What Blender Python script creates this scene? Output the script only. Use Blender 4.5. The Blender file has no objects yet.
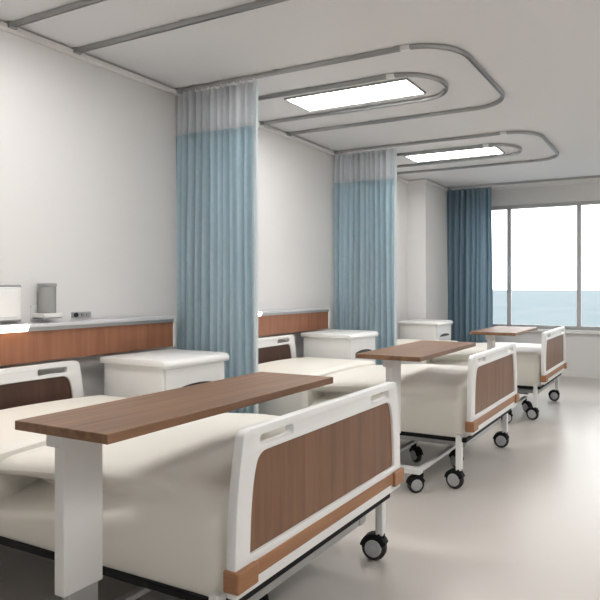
import bpy, bmesh, math, random
from mathutils import Vector, Matrix
random.seed(4)
sc = bpy.context.scene
C = sc.collection
H = 2.705            # ceiling height
YF = 8.6             # window wall
PI = math.pi

# ------------------------------------------------------------------ materials
def mat(name, col, rough=.5, metal=0., bump=0., bscale=60., var=0., vscale=3., emit=None, estr=0., spec=.5, coat=0., trans=0.):
    m = bpy.data.materials.new(name); m.use_nodes = True
    nt = m.node_tree; b = nt.nodes['Principled BSDF']
    b.inputs['Base Color'].default_value = (*col, 1)
    b.inputs['Roughness'].default_value = rough
    b.inputs['Metallic'].default_value = metal
    b.inputs['Specular IOR Level'].default_value = spec
    b.inputs['Coat Weight'].default_value = coat
    tc = nt.nodes.new('ShaderNodeTexCoord')
    if var:
        n = nt.nodes.new('ShaderNodeTexNoise'); n.inputs['Scale'].default_value = vscale; n.inputs['Detail'].default_value = 4
        nt.links.new(tc.outputs['Object'], n.inputs['Vector'])
        r = nt.nodes.new('ShaderNodeValToRGB')
        r.color_ramp.elements[0].position = .3; r.color_ramp.elements[1].position = .7
        r.color_ramp.elements[0].color = (*[c*(1-var) for c in col], 1)
        r.color_ramp.elements[1].color = (*[min(1, c*(1+var)) for c in col], 1)
        nt.links.new(n.outputs['Fac'], r.inputs['Fac']); nt.links.new(r.outputs['Color'], b.inputs['Base Color'])
    if bump:
        n = nt.nodes.new('ShaderNodeTexNoise'); n.inputs['Scale'].default_value = bscale; n.inputs['Detail'].default_value = 3
        nt.links.new(tc.outputs['Object'], n.inputs['Vector'])
        bp = nt.nodes.new('ShaderNodeBump'); bp.inputs['Strength'].default_value = bump; bp.inputs['Distance'].default_value = .01
        nt.links.new(n.outputs['Fac'], bp.inputs['Height']); nt.links.new(bp.outputs['Normal'], b.inputs['Normal'])
    if emit:
        b.inputs['Emission Color'].default_value = (*emit, 1); b.inputs['Emission Strength'].default_value = estr
    if trans:
        t = nt.nodes.new('ShaderNodeBsdfTranslucent'); t.inputs['Color'].default_value = (*col, 1)
        mx = nt.nodes.new('ShaderNodeMixShader'); mx.inputs[0].default_value = trans
        nt.links.new(b.outputs[0], mx.inputs[1]); nt.links.new(t.outputs[0], mx.inputs[2])
        nt.links.new(mx.outputs[0], nt.nodes['Material Output'].inputs[0])
    return m

def wood(name, a, c, scale, rough=.4):
    """fine straight grain; scale = stretch per axis (small along the grain)"""
    m = bpy.data.materials.new(name); m.use_nodes = True
    nt = m.node_tree; b = nt.nodes['Principled BSDF']
    tc = nt.nodes.new('ShaderNodeTexCoord'); mp = nt.nodes.new('ShaderNodeMapping')
    mp.inputs['Scale'].default_value = scale
    nt.links.new(tc.outputs['Object'], mp.inputs['Vector'])
    n1 = nt.nodes.new('ShaderNodeTexNoise'); n1.inputs['Scale'].default_value = 1; n1.inputs['Detail'].default_value = 8
    n1.inputs['Roughness'].default_value = .65; n1.inputs['Distortion'].default_value = .4
    nt.links.new(mp.outputs[0], n1.inputs['Vector'])
    r = nt.nodes.new('ShaderNodeValToRGB')
    r.color_ramp.elements[0].position = .3; r.color_ramp.elements[0].color = (*a, 1)
    r.color_ramp.elements[1].position = .72; r.color_ramp.elements[1].color = (*c, 1)
    nt.links.new(n1.outputs['Fac'], r.inputs['Fac']); nt.links.new(r.outputs['Color'], b.inputs['Base Color'])
    b.inputs['Roughness'].default_value = rough
    return m

M = {}
M['wall'] = mat('wall_paint', (.765,.755,.745), .75, bump=.05, bscale=120)
M['ceil'] = mat('ceiling_paint', (.77,.765,.77), .85, bump=.08, bscale=90)
M['trim'] = mat('trim_paint', (.78,.76,.74), .5)
M['white'] = mat('white_plastic', (.82,.82,.81), .35)
M['whitemetal'] = mat('white_powder_coat', (.80,.80,.79), .3)
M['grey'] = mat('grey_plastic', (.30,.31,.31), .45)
M['greymetal'] = mat('grey_metal', (.42,.43,.43), .35, metal=.6)
M['alu'] = mat('brushed_aluminium', (.42,.42,.42), .3, metal=.9)
M['winframe'] = mat('grey_window_frame', (.52,.52,.52), .5)
M['black'] = mat('black_rubber', (.012,.012,.013), .5)
M['darksteel'] = mat('black_steel', (.006,.006,.007), .6, spec=.2)
M['hub'] = mat('grey_wheel_hub', (.42,.43,.44), .45)
M['sheet'] = mat('cream_sheet', (.79,.765,.70), .5, bump=.03, bscale=25, spec=.4)
M['curtain'] = mat('teal_curtain', (.53,.645,.70), .8, var=.03, vscale=30, trans=.10)
M['wincurtain'] = mat('blue_grey_curtain', (.34,.45,.52), .8, var=.05, vscale=30, trans=.45)
M['mesh'] = mat('white_curtain_mesh', (.72,.74,.76), .8, trans=.3)
M['hem'] = mat('pale_hem', (.70,.78,.81), .8, trans=.1)
M['tabletop'] = wood('walnut_table', (.135,.062,.028), (.285,.148,.074), (30,1.5,30), .42)
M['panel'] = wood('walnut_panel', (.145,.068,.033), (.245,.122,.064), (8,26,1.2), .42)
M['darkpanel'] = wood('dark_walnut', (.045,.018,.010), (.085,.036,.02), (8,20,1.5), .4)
M['wallwood'] = wood('headwall_wood', (.25,.10,.048), (.38,.165,.088), (12,22,1.6), .45)
M['bumper'] = wood('bumper_wood', (.26,.115,.048), (.41,.20,.095), (9,2.0,26), .42)
M['lamp'] = mat('lamp_diffuser', (1,1,1), .5, emit=(1,.98,.96), estr=20)
M['strip'] = mat('warm_strip', (1,1,1), .5, emit=(1,.80,.60), estr=9)
M['ledge'] = mat('ledge_grey', (.66,.66,.69), .4)
M['canister'] = mat('smoke_canister', (.33,.335,.33), .25)

# floor: polished vinyl
def floor_mat():
    m = mat('polished_floor', (.60,.565,.525), .28, spec=.32, bump=.015, bscale=3)
    return m
M['floor'] = floor_mat()

def glass_mat():
    m = bpy.data.materials.new('window_glass'); m.use_nodes = True; nt = m.node_tree
    nt.nodes.remove(nt.nodes['Principled BSDF'])
    t = nt.nodes.new('ShaderNodeBsdfTransparent'); t.inputs[0].default_value = (.97,.985,.99,1)
    g = nt.nodes.new('ShaderNodeBsdfGlossy'); g.inputs['Roughness'].default_value = .03
    f = nt.nodes.new('ShaderNodeFresnel'); f.inputs[0].default_value = 1.25
    mx = nt.nodes.new('ShaderNodeMixShader')
    nt.links.new(f.outputs[0], mx.inputs[0]); nt.links.new(t.outputs[0], mx.inputs[1]); nt.links.new(g.outputs[0], mx.inputs[2])
    nt.links.new(mx.outputs[0], nt.nodes['Material Output'].inputs[0])
    return m
M['glass'] = glass_mat()

def sea_mat():
    m = bpy.data.materials.new('pale_sea'); m.use_nodes = True; nt = m.node_tree; b = nt.nodes['Principled BSDF']
    tc = nt.nodes.new('ShaderNodeTexCoord'); mp = nt.nodes.new('ShaderNodeMapping'); mp.inputs['Scale'].default_value = (.02,.006,1)
    n = nt.nodes.new('ShaderNodeTexNoise'); n.inputs['Scale'].default_value = 1; n.inputs['Detail'].default_value = 6
    nt.links.new(tc.outputs['Object'], mp.inputs[0]); nt.links.new(mp.outputs[0], n.inputs['Vector'])
    r = nt.nodes.new('ShaderNodeValToRGB')
    r.color_ramp.elements[0].position = .35; r.color_ramp.elements[0].color = (.125,.158,.172,1)
    r.color_ramp.elements[1].position = .65; r.color_ramp.elements[1].color = (.15,.178,.19,1)
    nt.links.new(n.outputs['Fac'], r.inputs[0]); nt.links.new(r.outputs[0], b.inputs['Base Color'])
    b.inputs['Roughness'].default_value = .9; b.inputs['Specular IOR Level'].default_value = .1
    return m
M['sea'] = sea_mat()

# ------------------------------------------------------------------ mesh helpers
def box(bm, x0, x1, y0, y1, z0, z1, bev=0., seg=2):
    t = bmesh.new()
    bmesh.ops.create_cube(t, size=1)
    for v in t.verts:
        v.co = Vector(((x0+x1)/2+v.co.x*(x1-x0), (y0+y1)/2+v.co.y*(y1-y0), (z0+z1)/2+v.co.z*(z1-z0)))
    if bev: bmesh.ops.bevel(t, geom=t.edges[:], offset=bev, segments=seg, profile=.5, affect='EDGES')
    merge(bm, t); return bm
def merge(bm, t):
    me = bpy.data.meshes.new('tmp'); t.to_mesh(me); t.free(); bm.from_mesh(me); bpy.data.meshes.remove(me)
def cyl(bm, c, axis, r, h, seg=24, r2=None, bev=0.):
    """cylinder centred at c along axis"""
    t = bmesh.new()
    bmesh.ops.create_cone(t, cap_ends=True, segments=seg, radius1=r, radius2=r if r2 is None else r2, depth=h)
    if bev:
        es = [e for e in t.edges if abs(e.verts[0].co.z-e.verts[1].co.z) < 1e-6]
        bmesh.ops.bevel(t, geom=es, offset=bev, segments=3, profile=.5, affect='EDGES')
    q = Vector((0,0,1)).rotation_difference(Vector(axis)).to_matrix().to_4x4()
    t.transform(Matrix.Translation(c) @ q); merge(bm, t); return bm
def obj(name, bm, m, parent=None, smooth=False):
    me = bpy.data.meshes.new(name); bmesh.ops.recalc_face_normals(bm, faces=bm.faces[:]); bm.to_mesh(me); bm.free()
    o = bpy.data.objects.new(name, me); C.objects.link(o); me.materials.append(M[m] if isinstance(m, str) else m)
    if parent: o.parent = parent
    if smooth:
        for p in me.polygons: p.use_smooth = True
        if smooth != 'all': me.set_sharp_from_angle(angle=math.radians(40))
    return o
def thing(name, label, cat, loc=(0,0,0), group=None):
    o = bpy.data.objects.new(name, None); C.objects.link(o); o.empty_display_size = .1
    o.location = loc; tag(o, label, cat, group); return o
def tag(o, label, cat, group=None):
    o['label'] = label; o['category'] = cat
    if group: o['group'] = group
    return o
def struct(name, bm, m, **k):
    o = obj(name, bm, m, **k); o['kind'] = 'structure'; return o
def dup(root, loc, label):
    def cp(o, par):
        c = o.copy(); C.objects.link(c); c.parent = par
        for ch in o.children: cp(ch, c)
        return c
    r = cp(root, None); r.location = loc; r['label'] = label; return r
def B(*a, **k): return box(bmesh.new(), *a, **k)

def rounded(pts, r, n=6):
    """round the corners of a closed 2D polygon; r = radius or list"""
    out = []; N = len(pts)
    for i, p in enumerate(pts):
        ri = r[i] if isinstance(r, (list, tuple)) else r
        p = Vector(p); a = Vector(pts[i-1]); b = Vector(pts[(i+1) % N])
        if ri <= 0: out.append(p); continue
        da = (a-p); db = (b-p); l = min(ri, da.length*.49, db.length*.49)
        p0 = p+da.normalized()*l; p1 = p+db.normalized()*l
        for k in range(n+1):
            t = k/n; out.append(p0*(1-t)**2+p*2*t*(1-t)+p1*t*t)
    return out
def plate(outlines, thick, bev, axis='X', x=0.):
    """flat plate with holes, outlines in (a, z), a running along Y; returns bmesh spanning x-thick/2..x+thick/2"""
    cu = bpy.data.curves.new('c', 'CURVE'); cu.dimensions = '2D'; cu.fill_mode = 'BOTH'
    cu.extrude = thick/2-bev; cu.bevel_depth = bev; cu.bevel_resolution = 1; cu.offset = -bev
    for pts in outlines:
        sp = cu.splines.new('POLY'); sp.points.add(len(pts)-1)
        for i, p in enumerate(pts): sp.points[i].co = (p[0], p[1], 0, 1)
        sp.use_cyclic_u = True
    o = bpy.data.objects.new('c', cu); C.objects.link(o)
    me = bpy.data.meshes.new_from_object(o.evaluated_get(bpy.context.evaluated_depsgraph_get()))
    bm = bmesh.new(); bm.from_mesh(me)
    bpy.data.objects.remove(o); bpy.data.curves.remove(cu); bpy.data.meshes.remove(me)
    for v in bm.verts:
        a, z, d = v.co; v.co = (x+d, a, z) if axis == 'X' else (a, x+d, z)
    bmesh.ops.remove_doubles(bm, verts=bm.verts[:], dist=1e-5)
    return bm
def sweep(path, prof, closed=False):
    """profile (side, up) swept along a horizontal path"""
    bm = bmesh.new(); rings = []; n = len(path)
    for i, p in enumerate(path):
        p = Vector(p)
        a = Vector(path[max(i-1,0)]); b = Vector(path[min(i+1,n-1)])
        d = (b-a).normalized(); s = Vector((d.y, -d.x, 0))
        rings.append([bm.verts.new(p+s*u+Vector((0,0,w))) for u, w in prof])
    k = len(prof)
    for i in range(n-1):
        for j in range(k):
            bm.faces.new((rings[i][j], rings[i][(j+1)%k], rings[i+1][(j+1)%k], rings[i+1][j]))
    bm.faces.new(rings[0]); bm.faces.new(rings[-1][::-1])
    return bm

# ------------------------------------------------------------------ room shell
struct('floor', B(-.2,5.7,-1.7,YF+.2,-.1,0), 'floor')
struct('ceiling', B(-.2,5.7,-1.7,YF+.2,H,H+.1), 'ceil')
struct('wall_left', B(-.2,0,-1.7,YF+.2,0,H), 'wall')
struct('wall_right', B(5.5,5.7,-1.7,YF+.2,0,H), 'wall')
struct('wall_back', B(0,5.5,-1.7,-1.5,0,H), 'wall')
wx0, wx1, wz0, wz1 = .55, 5.2, .66, 2.47
bm = bmesh.new()
for a in ((0,wx0,YF,YF+.2,0,H),(wx1,5.5,YF,YF+.2,0,H),(wx0,wx1,YF,YF+.2,0,wz0),(wx0,wx1,YF,YF+.2,wz1,H)): box(bm, *a)
struct('wall_far', bm, 'wall')
struct('wall_pillar', B(0,.27,7.285,YF,0,H, bev=.004), 'wall')
# cove trim below a shadow gap
prof = [(0,-.048),(.016,-.046),(.026,-.036),(.028,-.014),(.012,-.014),(.012,-.006),(0,-.006)]
struct('trim_1', sweep([(0,-1.5,H),(0,7.285,H)], prof), 'trim')
struct('trim_2', sweep([(.27,7.285,H),(.27,YF,H)], prof), 'trim')
struct('trim_3', sweep([(0,7.285,H),(.298,7.285,H)], prof), 'trim')
struct('baseboard_far', B(.27,5.5,YF-.012,YF,0,.07,bev=.003), 'trim')

# window: frame, mullions, panes, sill
wf = bpy.data.objects.new('window_1', None); C.objects.link(wf); wf.location = (0,YF,wz0); wf['kind'] = 'structure'
def wobj(name, bm, m):
    o = obj(name, bm, m, wf); o.matrix_parent_inverse = Matrix.Translation((0,-YF,-wz0)); return o
bm = bmesh.new(); yy = (YF+.05, YF+.11)
box(bm, wx0,wx1,*yy,wz0,wz0+.05,bev=.004); box(bm, wx0,wx1,*yy,wz1-.05,wz1,bev=.004)
box(bm, wx0,wx0+.05,*yy,wz0+.05,wz1-.05,bev=.004); box(bm, wx1-.05,wx1,*yy,wz0+.05,wz1-.05,bev=.004)
wobj('window_frame', bm, 'winframe')
muls = [1.03, 2.035, 3.04, 4.045]
for x in muls: wobj('mullion', B(x-.028,x+.028,YF+.045,YF+.115,wz0+.05,wz1-.05,bev=.004), 'winframe')
edges = [wx0+.05]+muls+[wx1-.05]
for i in range(len(edges)-1):
    a = edges[i]+(.028 if i else 0); b = edges[i+1]-(.028 if i < len(edges)-2 else 0)
    wobj('pane', B(a,b,YF+.078,YF+.084,wz0+.05,wz1-.05), 'glass')
wobj('window_sill', B(wx0-.04,wx1+.04,YF-.07,YF+.05,wz0-.045,wz0,bev=.008), 'white')

bm = bmesh.new(); vs = [bm.verts.new(v) for v in ((-9000,40,-30),(9000,40,-30),(9000,9000,-30),(-9000,9000,-30))]; bm.faces.new(vs)
struct('sea', bm, 'sea')

# ------------------------------------------------------------------ curtain rails and ceiling lights
bays = [1.75, 3.90, 6.07]
rprof = [(-.013,-.004),(-.013,-.022),(-.010,-.028),(-.004,-.028),(-.003,-.020),(.003,-.020),(.004,-.028),(.010,-.028),(.013,-.022),(.013,-.004)]
def arc(cx, cy, r, a0, a1, n=12):
    return [(cx+r*math.cos(a0+(a1-a0)*k/n), cy+r*math.sin(a0+(a1-a0)*k/n), H) for k in range(n+1)]
def rail(yc, hw, xe, r, label, group):
    t = thing('curtain_rail', label, 'curtain rail', (0,yc-hw,H-.03), group)
    inv = Matrix.Translation((0,-(yc-hw),-(H-.03)))
    p = [(0.03,yc-hw,H),(.5,yc-hw,H),(1.0,yc-hw,H)]+arc(xe-r, yc-hw+r, r, -PI/2, 0)+arc(xe-r, yc+hw-r, r, 0, PI/2)+[(1.0,yc+hw,H),(.5,yc+hw,H),(0.03,yc+hw,H)]
    o = obj('track', sweep(p, rprof), 'alu', t, smooth=True); o.matrix_parent_inverse = inv
    for s in (-1, 1):
        o = obj('wall_bracket', B(.0,.05,yc+s*hw-.022,yc+s*hw+.022,H-.034,H,bev=.004), 'greymetal', t); o.matrix_parent_inverse = inv
    for s in (-1, 1):
        for x in (.9, xe-r-.05):
            o = obj('ceiling_bracket', B(x-.02,x+.02,yc+s*hw-.017,yc+s*hw+.017,H-.010,H,bev=.002), 'greymetal', t); o.matrix_parent_inverse = inv
    o = obj('joint_sleeve', B(xe-r-.03,xe-r+.03,yc-hw-.016,yc-hw+.016,H-.031,H-.003,bev=.002), 'white', t); o.matrix_parent_inverse = inv
where = ['above the nearest bed', 'around the ceiling light over the middle bed', 'around the ceiling light over the farthest bed']
for i, yc in enumerate(bays):
    rail(yc, .668, 2.15, .30, 'outer aluminium curtain rail '+where[i], 'outer ceiling curtain rails')
    rail(yc, .28, 1.84, .279, 'inner U-shaped aluminium rail '+where[i], 'inner ceiling rails')
t = thing('curtain_rail', 'long straight aluminium curtain track on the ceiling in front of the window', 'curtain rail', (.27,8.03,H-.03))
o = obj('track', sweep([(.31,8.03,H),(2,8.03,H),(5.48,8.03,H)], rprof), 'alu', t, smooth=True); o.matrix_parent_inverse = Matrix.Translation((-.27,-8.03,-(H-.03)))
o = obj('pelmet_strip', B(.31,5.48,8.10,8.12,H-.045,H,bev=.003), 'trim', t); o.matrix_parent_inverse = Matrix.Translation((-.27,-8.03,-(H-.03)))

def ceil_light(x, y, label):
    t = thing('ceiling_light', label, 'ceiling light', (x,y,H), 'rectangular ceiling lights')
    bm = bmesh.new(); L, W = .505, .158
    for a in ((-L-.014,L+.014,-W-.014,-W),(-L-.014,L+.014,W,W+.014),(-L-.014,-L,-W,W),(L,L+.014,-W,W)): box(bm, *a, -.014, 0, bev=.002)
    obj('frame', bm, 'greymetal', t)
    obj('diffuser', B(-L,L,-W,W,-.009,0), 'lamp', t)
    return t
for i, yc in enumerate(bays):
    ceil_light(1.115, yc, ['lit rectangular ceiling light above the nearest bed','lit rectangular ceiling light over the middle bed, larger in view','lit rectangular ceiling light over the farthest bed, smaller in view'][i])
for yc, w in ((.2,'behind the camera'),(2.6,'right of the camera'),(5.0,'in the right half of the ward')):  # unseen fill panels, added to brighten the ward
    ceil_light(4.4, yc, 'fill ceiling light added on the unseen right side, '+w)

# ------------------------------------------------------------------ curtains
def cloth(x0, x1, y, z0, z1, nple, amp, seed, nz=14):
    rnd = random.Random(seed); bm = bmesh.new(); n = nple*14
    ph = [rnd.uniform(-1.3,1.3) for _ in range(nple+2)]; am = [rnd.uniform(.35,1.5) for _ in range(nple+2)]
    cols = []
    for i in range(n+1):
        s = i/n; q = s*nple; k = int(q); f = q-k
        a = am[k]*(1-f)+am[k+1]*f; p = ph[k]*(1-f)+ph[k+1]*f
        col = []
        for j in range(nz+1):
            z = z0+(z1-z0)*j/nz; drop = (H-z)/H
            A = amp*a*(.75+.35*drop)
            w = math.sin(2*PI*q+p+.25*math.sin(z*1.3+k))
            xx = x0+(x1-x0)*s+.25*A*math.cos(2*PI*q*1+p)+.006*math.sin(z*2+i*.05)
            yy = y+A*math.copysign(abs(w)**.8, w)
            col.append(bm.verts.new((xx, yy, z)))
        cols.append(col)
    for i in range(n):
        for j in range(nz): bm.faces.new((cols[i][j], cols[i+1][j], cols[i+1][j+1], cols[i][j+1]))
    bmesh.ops.solidify(bm, geom=bm.faces[:], thickness=.003)
    return bm
def curtain(name, x0, x1, y, label, cat, nple, amp, seed, m='curtain', mesh=True, group=None, zb=.12):
    t = thing(name, label, cat, (x0, y, H-.04), group); inv = Matrix.Translation((-x0,-y,-(H-.04)))
    zt = 2.355 if mesh else H-.05
    o = obj('fabric_panel', cloth(x0,x1,y,zb,zt,nple,amp,seed,20), m, t, 'all'); o.matrix_parent_inverse = inv
    if mesh:
        o = obj('mesh_header', cloth(x0,x1,y,zt,H-.05,nple,amp,seed,5), 'mesh', t, 'all'); o.matrix_parent_inverse = inv
        bm = bmesh.new(); box(bm, x1-.008,x1+.012,y-.016,y+.012,zb,H-.05,bev=.003)
        o = obj('side_hem', bm, 'hem', t); o.matrix_parent_inverse = inv
    for k in range(nple+1):
        x = x0+.02+(x1-x0-.04)*k/nple
        o = obj('hook', B(x-.004,x+.004,y-.004,y+.004,H-.054,H-.0285), 'white', t); o.matrix_parent_inverse = inv
curtain('privacy_curtain', .008, .738, 3.222, 'pale teal bed curtain with white mesh top, nearer and wider of the two', 'curtain', 12, .040, 11, group='teal bed curtains')
curtain('privacy_curtain', .008, .738, 5.392, 'pale teal bed curtain with white mesh top, farther of the two, before the pillar', 'curtain', 12, .040, 5, group='teal bed curtains')
curtain('window_curtain', .295, .945, 8.03, 'darker blue-grey curtain without mesh, gathered at the left end of the window', 'curtain', 8, .060, 8, 'wincurtain', False)

# ------------------------------------------------------------------ bed-head wall units
def headwall(y0, y1, ls0, ls1, label):
    t = thing('bedhead_unit', label, 'bedhead panel', (0.013,y0,.84), 'wooden bedhead panels on the left wall')
    def P(name, bm, m, **k):
        o = obj(name, bm, m, t, **k); o.matrix_parent_inverse = Matrix.Translation((0,-y0,-.84)); return o
    P('wood_panel', B(.0,.10,y0,y1-.02,.84,1.012), 'wallwood')
    P('end_cap', B(0,.108,y1-.02,y1,.835,1.055,bev=.004), 'white')
    P('ledge', B(0,.120,y0,y1-.02,1.032,1.052,bev=.005), 'ledge')
    P('ledge_lip', B(0,.110,y0,y1-.02,1.012,1.032), 'greymetal')
    bm = plate([[(.1205,1.052),(.128,1.050),(.134,1.036),(.1205,1.014)]], ls1-ls0, .001, axis='Y', x=(ls0+ls1)/2)
    P('light_strip', bm, 'strip')
headwall(-.1, 3.11, 1.05, 2.05, 'long wooden bedhead panel with warm lit strip under its white ledge, behind the nearest bed')
headwall(3.36, 5.14, 3.42, 4.03, 'wooden bedhead panel with white ledge between the two teal curtains, behind the middle bed')
headwall(5.50, 6.62, 5.52, 6.2, 'wooden bedhead panel hidden mostly behind the far teal curtain')

# items on the wall above the ledge
t = thing('wall_outlet_box', 'grey-white box with dark edges on the left wall above the lit strip', 'outlet box', (0,1.74,1.055))
obj('housing', B(0,.05,0,.33,.02,.20,bev=.006), 'white', t)
obj('edge_frame', B(0,.03,-.012,.342,.008,.212,bev=.004), 'grey', t)  # grey frame behind the housing, forms its dark edges
obj('face_plate', B(.045,.056,.02,.31,.035,.185,bev=.004), 'white', t)
t = thing('suction_canister', 'smoky grey canister held in a white wall bracket above the bedhead ledge', 'canister', (0,2.21,1.052))
bm = bmesh.new(); cyl(bm, (.06,0,.13), (0,0,1), .045, .16, bev=.01); obj('canister_body', bm, 'canister', t, True)
bm = bmesh.new(); cyl(bm, (.06,0,.215), (0,0,1), .049, .02, bev=.004); obj('lid', bm, 'grey', t, True)
bm = bmesh.new(); box(bm, 0,.012,-.06,.06,.02,.10,bev=.003); box(bm, 0,.115,-.058,.058,.02,.035,bev=.004); box(bm,.105,.115,-.058,.058,.02,.055,bev=.003); box(bm,.0,.115,-.058,-.05,.02,.055,bev=.002); box(bm,0,.115,.05,.058,.02,.055,bev=.002)
obj('bracket', bm, 'white', t)
t = thing('socket_plate', 'small horizontal wall socket with one black outlet above the bedhead ledge', 'socket', (0,2.41,1.068))
obj('plate', B(0,.010,-.01,.12,.0,.035,bev=.003), 'greymetal', t)
bm = bmesh.new(); cyl(bm, (.012,.015,.018), (1,0,0), .014, .012, 20, bev=.002); obj('outlet', bm, 'black', t, True)
bm = bmesh.new(); cyl(bm, (.011,.06,.018), (1,0,0), .011, .01, 20); cyl(bm, (.011,.095,.018), (1,0,0), .011, .01, 20); obj('switch', bm, 'grey', t, True)

# ------------------------------------------------------------------ castors
def castor(parent, x, y, ztop, r=.058, rz=0., stem=.02):
    """fork part with wheel sub-part (tyre) and hub; axle along Y rotated by rz; wheel trails toward -X"""
    R = Matrix.Rotation(rz, 4, 'Z'); T = Matrix.Translation((x,y,0))
    bm = bmesh.new()
    cyl(bm, (0,0,(ztop+r*1.75)/2+.002), (0,0,1), stem, max(.01, ztop-r*1.75), 16)
    # hood over the wheel
    n = 12; off = -.03; w = .011
    pts = [(off+(r+.006)*math.cos(a), r+(r+.006)*math.sin(a)) for a in [math.radians(20+150*k/n) for k in range(n+1)]]
    pts = [(off+.025, r-.0)] + pts + [(off-.03, r)]
    for sgn in (-1, 1): merge(bm, plate([pts], .005, .001, axis='Y', x=sgn*.021))
    top = [(p[0], p[1]) for p in pts[1:-1]]
    inner = [(off+(r+.002)*(p[0]-off)/(r+.006), r+(r+.002)*(p[1]-r)/(r+.006)) for p in top][::-1]
    merge(bm, plate([top+inner], .042, .0005, axis='Y'))
    bm.transform(T @ R)
    f = obj('castor', bm, 'darksteel', parent, True); f['label'] = 'black castor with grey hub'
    bm = bmesh.new(); cyl(bm, (off,0,r), (0,1,0), r, .034, 32, bev=.009); bm.transform(T @ R)
    obj('tyre', bm, 'black', f, True)
    bm = bmesh.new(); cyl(bm, (off,0,r), (0,1,0), r*.68, .052, 28, bev=.004); cyl(bm, (off,0,r), (0,1,0), r*.18, .058, 16); bm.transform(T @ R)
    obj('hub', bm, 'hub', f, True)

# ------------------------------------------------------------------ hospital bed (local: y 0 = centre line, x from the wall)
def end_board(parent, name, x, side, woodm):
    """side = +1: the outer face looks to +X"""
    K = .555 if name == 'footboard' else .465
    hw = K; off = K-.555
    half = [(hw,.345),(hw,.47),(hw-.006,.60),(hw-.020,.72),(hw-.040,.830)]
    out = half + [(-p[0], p[1]) for p in half[::-1]]
    rr = [.012,.05,.05,.06,.030,.030,.06,.05,.05,.012]
    out = rounded(out, rr, 6)
    wh = [(.488+off,.455),(.483+off,.58),(.470+off,.68),(.447+off,.750)]
    win = rounded(wh+[(-p[0],p[1]) for p in wh[::-1]], [.012,.05,.06,.05,.05,.06,.05,.012], 6)
    slots = []
    for s in (-1, 1):
        a, b = sorted((s*(.440+off), s*(.270+off))); slots.append(rounded([(a,.770),(b,.770),(b,.802),(a,.802)], .012, 4))
    # arch the top edge a touch
    o = obj(name, plate([out, win]+slots, .036, .005, x=x), 'white', parent, True)
    big = rounded([(p[0]*1.012, .455+(p[1]-.455)*1.03-.003) for p in wh+[(-q[0],q[1]) for q in wh[::-1]]], [.012,.05,.06,.05,.05,.06,.05,.012], 6)
    ip = obj('inset_panel', plate([big], .014, .001, x=x), woodm, o)
    ip['label'] = 'walnut inset panel'
    if name == 'footboard':
        xo = x+side*.018
        g = obj('bumper_strip', B(*sorted((xo-.002*side, xo+.004*side)), -.47,.47,.382,.430,bev=.003), 'bumper', o); g['label'] = 'light brown bumper strip'
        for s in (-1, 1):
            a, b = sorted((s*.563, s*.468))
            g = obj('bumper_block', B(x-.024, x+.034, a, b, .368,.432,bev=.006,seg=3), 'bumper', o); g['label'] = 'light brown corner bumper'
    return o

def grid_mesh(rows):
    bm = bmesh.new(); V = [[bm.verts.new(p) for p in r] for r in rows]
    for i in range(len(V)-1):
        for j in range(len(V[0])-1): bm.faces.new((V[i][j],V[i][j+1],V[i+1][j+1],V[i+1][j]))
    bm.faces.new(V[0][::-1]); bm.faces.new(V[-1])
    # close the bottom
    for i in range(len(V)-1): bm.faces.new((V[i][-1],V[i][0],V[i+1][0],V[i+1][-1]))
    return bm
def section(x, zt, R, hw=.522, zg=None, dg=0., sg=.05, zb=.315, crown=.012, shrink=0.):
    """cross-section from the near bottom corner up over the top to the far one"""
    half = []
    hw = hw-shrink; zt = zt-shrink
    for k in range(15): half.append([hw, zb+(zt-R-zb)*k/14])
    for k in range(1, 11):
        a = PI/2*k/10; half.append([hw-R+R*math.cos(a), zt-R+R*math.sin(a)])
    for k in range(1, 9):
        s = k/8; half.append([(hw-R)*(1-s), zt+crown*(1-(1-s)**2)])
    for p in half:
        if p[0] > .02:
            if zg is not None:
                g = math.exp(-((p[1]-zg)/sg)**2)*dg*min(1, p[0]/hw*1.0)
                p[0] -= g
            p[0] += .010*math.sin(PI*min(1,max(0,(p[1]-zb)/(zt-zb))))      # slight belly
    near = [(x, -p[0], p[1]) for p in half]
    far = [(x, p[0], p[1]) for p in half[-2::-1]]
    return near+far

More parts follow.
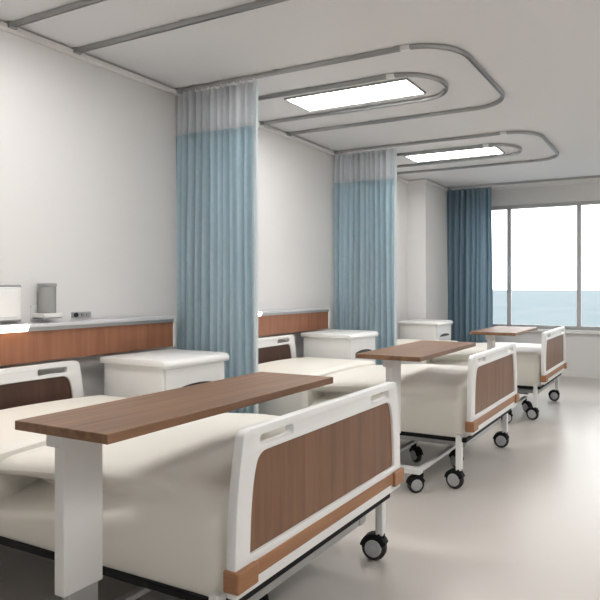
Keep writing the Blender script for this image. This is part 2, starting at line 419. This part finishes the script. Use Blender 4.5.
def build_bed(label):
    t = thing('hospital_bed', label, 'hospital bed', (0,0,0), 'hospital beds along the left wall')
    # foot half of the mattress, pinched under the raised head half
    rows = []
    x0, x1 = .93, 2.135
    for i in range(31):
        s = i/30; x = x0+(x1-x0)*s
        e = .0
        if s > .94: e = .03*(1-math.sqrt(max(0,1-((s-.94)/.06)**2)))
        rows.append(section(x, .585+.050*min(1,s*2.2)**.7, .10, zg=.47+.13*s, dg=.20*(1-s)**1.7+.016, sg=.045, shrink=e))
    obj('mattress', grid_mesh(rows), 'sheet', t, True)
    # head half
    rows = []
    x0, x1 = .225, .965
    for i in range(31):
        s = i/30; x = x0+(x1-x0)*s; e = 0.
        if s < .08: e = .05*(1-math.sqrt(max(0,1-((.08-s)/.08)**2)))
        if s > .97: e = .018*(1-math.sqrt(max(0,1-((s-.97)/.03)**2)))
        rows.append(section(x, .624, .028, crown=.018, zb=.315, shrink=e))
    obj('backrest_mattress', grid_mesh(rows), 'sheet', t, True)
    # steel deck and underframe
    obj('deck_frame', B(.22,2.148,-.536,.536,.294,.318,bev=.004), 'darksteel', t)
    bm = bmesh.new()
    for y in (-.36,.36): box(bm, .2,2.1,y-.02,y+.02,.225,.262,bev=.004)
    for x in (.42,1.2,2.07): box(bm, x-.025,x+.025,-.40,.40,.225,.262,bev=.004)
    for x in (.6,1.7):
        for y in (-.3,.3): box(bm, x-.02,x+.02,y-.015,y+.015,.262,.29)
    obj('underframe', bm, 'greymetal', t)
    bm = bmesh.new(); cyl(bm, (1.3,-.2,.20), (1,0,0), .022, 1.3, 16); cyl(bm, (1.3,.2,.20), (1,0,0), .022, 1.3, 16); 
    obj('lift_actuator', bm, 'grey', t, True)
    end_board(t, 'footboard', 2.172, 1, 'panel')
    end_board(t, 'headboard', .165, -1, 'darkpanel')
    for x, rz in ((2.10,0),(.33,.4)):
        for s in (-1, 1):
            lg = obj('leg', B(x-.019,x+.019,s*.53-.019 ,s*.53+.019,.118,.345 if x<1 else .340,bev=.005), 'whitemetal', t)
            castor(lg, x-.0, s*.53, .125, r=.059, rz=rz+(.15 if s>0 else -.1))
    return t
bed = build_bed('white hospital bed with walnut footboard, nearest to the camera, largest in view')
bed.location = (0,1.895,0)
dup(bed, (0,4.02,0), 'white hospital bed with walnut footboard in the middle, between the two teal curtains')
dup(bed, (0,6.15,0), 'white hospital bed with walnut footboard farthest away, nearest the window')

# ------------------------------------------------------------------ overbed tables
def overbed(x0, x1, y0, y1, zt, yc, label, xm):
    t = thing('overbed_table', label, 'overbed table', (xm,yc,0), 'overbed tables standing across the beds')
    def P(n, bm, m, par=None, **k):
        o = obj(n, bm, m, par or t, **k)
        if not par: o.matrix_parent_inverse = Matrix.Translation((-xm,-yc,0))
        return o
    P('tabletop', B(x0,x1,y0,y1,zt-.027,zt,bev=.0025), 'tabletop')
    P('support_bracket', B(xm-.030,xm+.044,yc-.085,yc-.066,zt-.084,zt-.027,bev=.003), 'whitemetal')
    P('under_rail', B(xm-.04,xm+.04,yc-.066,yc+.45,zt-.045,zt-.027,bev=.003), 'greymetal')
    P('column', B(xm-.022,xm+.022,yc-.065,yc+.065,.342,zt-.040,bev=.004), 'whitemetal')
    P('inner_column', B(xm-.014,xm+.014,yc-.045,yc+.055,.10,.36,bev=.003), 'greymetal')
    P('cross_bar', B(xm-.165,xm+.19,yc-.03,yc+.03,.125,.158,bev=.006), 'whitemetal')
    for x in (xm-.14, xm+.165):
        b = P('base_leg', B(x-.018,x+.018,yc+.0,yc+.66,.128,.150,bev=.005), 'whitemetal')
        castor(b, x, yc+.04, .13, r=.052, rz=.7); castor(b, x, yc+.62, .13, r=.052, rz=2.6)
overbed(1.62,2.005,1.065,2.17,.87,1.212,'walnut topped overbed table on a wide white column across the nearest bed', 1.696)
overbed(1.575,2.0,3.11,4.13,.855,3.30,'walnut topped overbed table across the middle bed, white column beside the nearest footboard', 1.738)
overbed(1.61,2.03,5.14,6.02,.855,5.36,'smallest looking walnut overbed table, across the farthest bed before the window', 1.745)

# ------------------------------------------------------------------ bedside cabinets
def cabinet(label):
    t = thing('bedside_cabinet', label, 'bedside cabinet', (.2,0,0), 'white bedside cabinets')
    W, D = .50, .50                       # depth along x, width along y
    bm = bmesh.new(); box(bm, 0.01,W,0,D,.06,.798,bev=.006)
    obj('body', bm, 'white', t)
    # top with rolled front edge
    pr = [(-.005,.798),(-.005,.833),(.02,.835),(W-.02,.835),(W+.012,.830),(W+.028,.815),(W+.030,.798),(W+.022,.783),(W+.014,.783),(W+.013,.798)]
    obj('cabinet_top', plate([pr], D+.03, .002, axis='Y', x=D/2), 'white', t, True)
    d = obj('drawer', B(W,W+.012,.012,D-.012,.60,.781,bev=.003), 'white', t)
    arcp = [(D/2+.155*math.cos(a), .648+.03*math.sin(a)) for a in [PI*k/16 for k in range(17)]]
    obj('handle', plate([arcp], .012, .002, x=W+.014), 'black', d)
    d = obj('door', B(W,W+.012,.012,D-.012,.08,.592,bev=.003), 'white', t)
    arcp = [(D/2+.10*math.cos(a), .535+.02*math.sin(a)) for a in [PI*k/16 for k in range(17)]]
    obj('handle', plate([arcp], .012, .002, x=W+.014), 'black', d)
    for x in (.06, W-.06):
        for y in (.06, D-.06):
            bm = bmesh.new(); cyl(bm, (x,y,.03), (0,1,0), .03, .025, 20, bev=.005); box(bm, x-.012,x+.012,y-.016,y+.016,.045,.064); obj('castor', bm, 'grey', t, True)
    return t
cb = cabinet('white bedside cabinet with black arched handle, nearest, between the nearest bed and first curtain'); cb.location = (.18,2.478,0)
dup(cb, (.16,4.60,0), 'white bedside cabinet beside the middle bed, in front of the second teal curtain')
dup(cb, (.14,6.735,0), 'white bedside cabinet farthest away, between the farthest bed and the pillar')

# ------------------------------------------------------------------ light
w = bpy.data.worlds.new('World'); sc.world = w; w.use_nodes = True; nt = w.node_tree
bg = nt.nodes['Background']; tc = nt.nodes.new('ShaderNodeTexCoord'); sp = nt.nodes.new('ShaderNodeSeparateXYZ')
nt.links.new(tc.outputs['Generated'], sp.inputs[0])
r = nt.nodes.new('ShaderNodeValToRGB'); nt.links.new(sp.outputs['Z'], r.inputs[0])
e = r.color_ramp.elements; e[0].position = 0; e[0].color = (.72,.86,.93,1); e[1].position = .10; e[1].color = (1,1,1,1)
x = e.new(.02); x.color = (.86,.94,.97,1)
nt.links.new(r.outputs[0], bg.inputs[0]); bg.inputs[1].default_value = 3.3

# daylight portal in the window opening
L = bpy.data.lights.new('window_portal', 'AREA'); L.shape = 'RECTANGLE'; L.size = wx1-wx0; L.size_y = wz1-wz0; L.cycles.is_portal = True
lo = bpy.data.objects.new('window_portal', L); C.objects.link(lo); lo.location = ((wx0+wx1)/2, YF+.18, (wz0+wz1)/2); lo.rotation_euler = (-PI/2,0,0)

# ------------------------------------------------------------------ camera
cam = bpy.data.cameras.new('Camera'); co = bpy.data.objects.new('Camera', cam); C.objects.link(co)
co.location = (3.35,0,1.25); co.rotation_euler = (PI/2,0,math.radians(25.4))
cam.sensor_width = 36; cam.lens = 594/600*36; cam.shift_x = -100/600; cam.shift_y = -12/600
cam.clip_start = .05; cam.clip_end = 20000
sc.camera = co
sc.view_settings.view_transform = 'Standard'; sc.view_settings.look = 'None'; sc.view_settings.gamma = 1
sc.view_settings.use_curve_mapping = False; sc.view_settings.exposure = 0.25
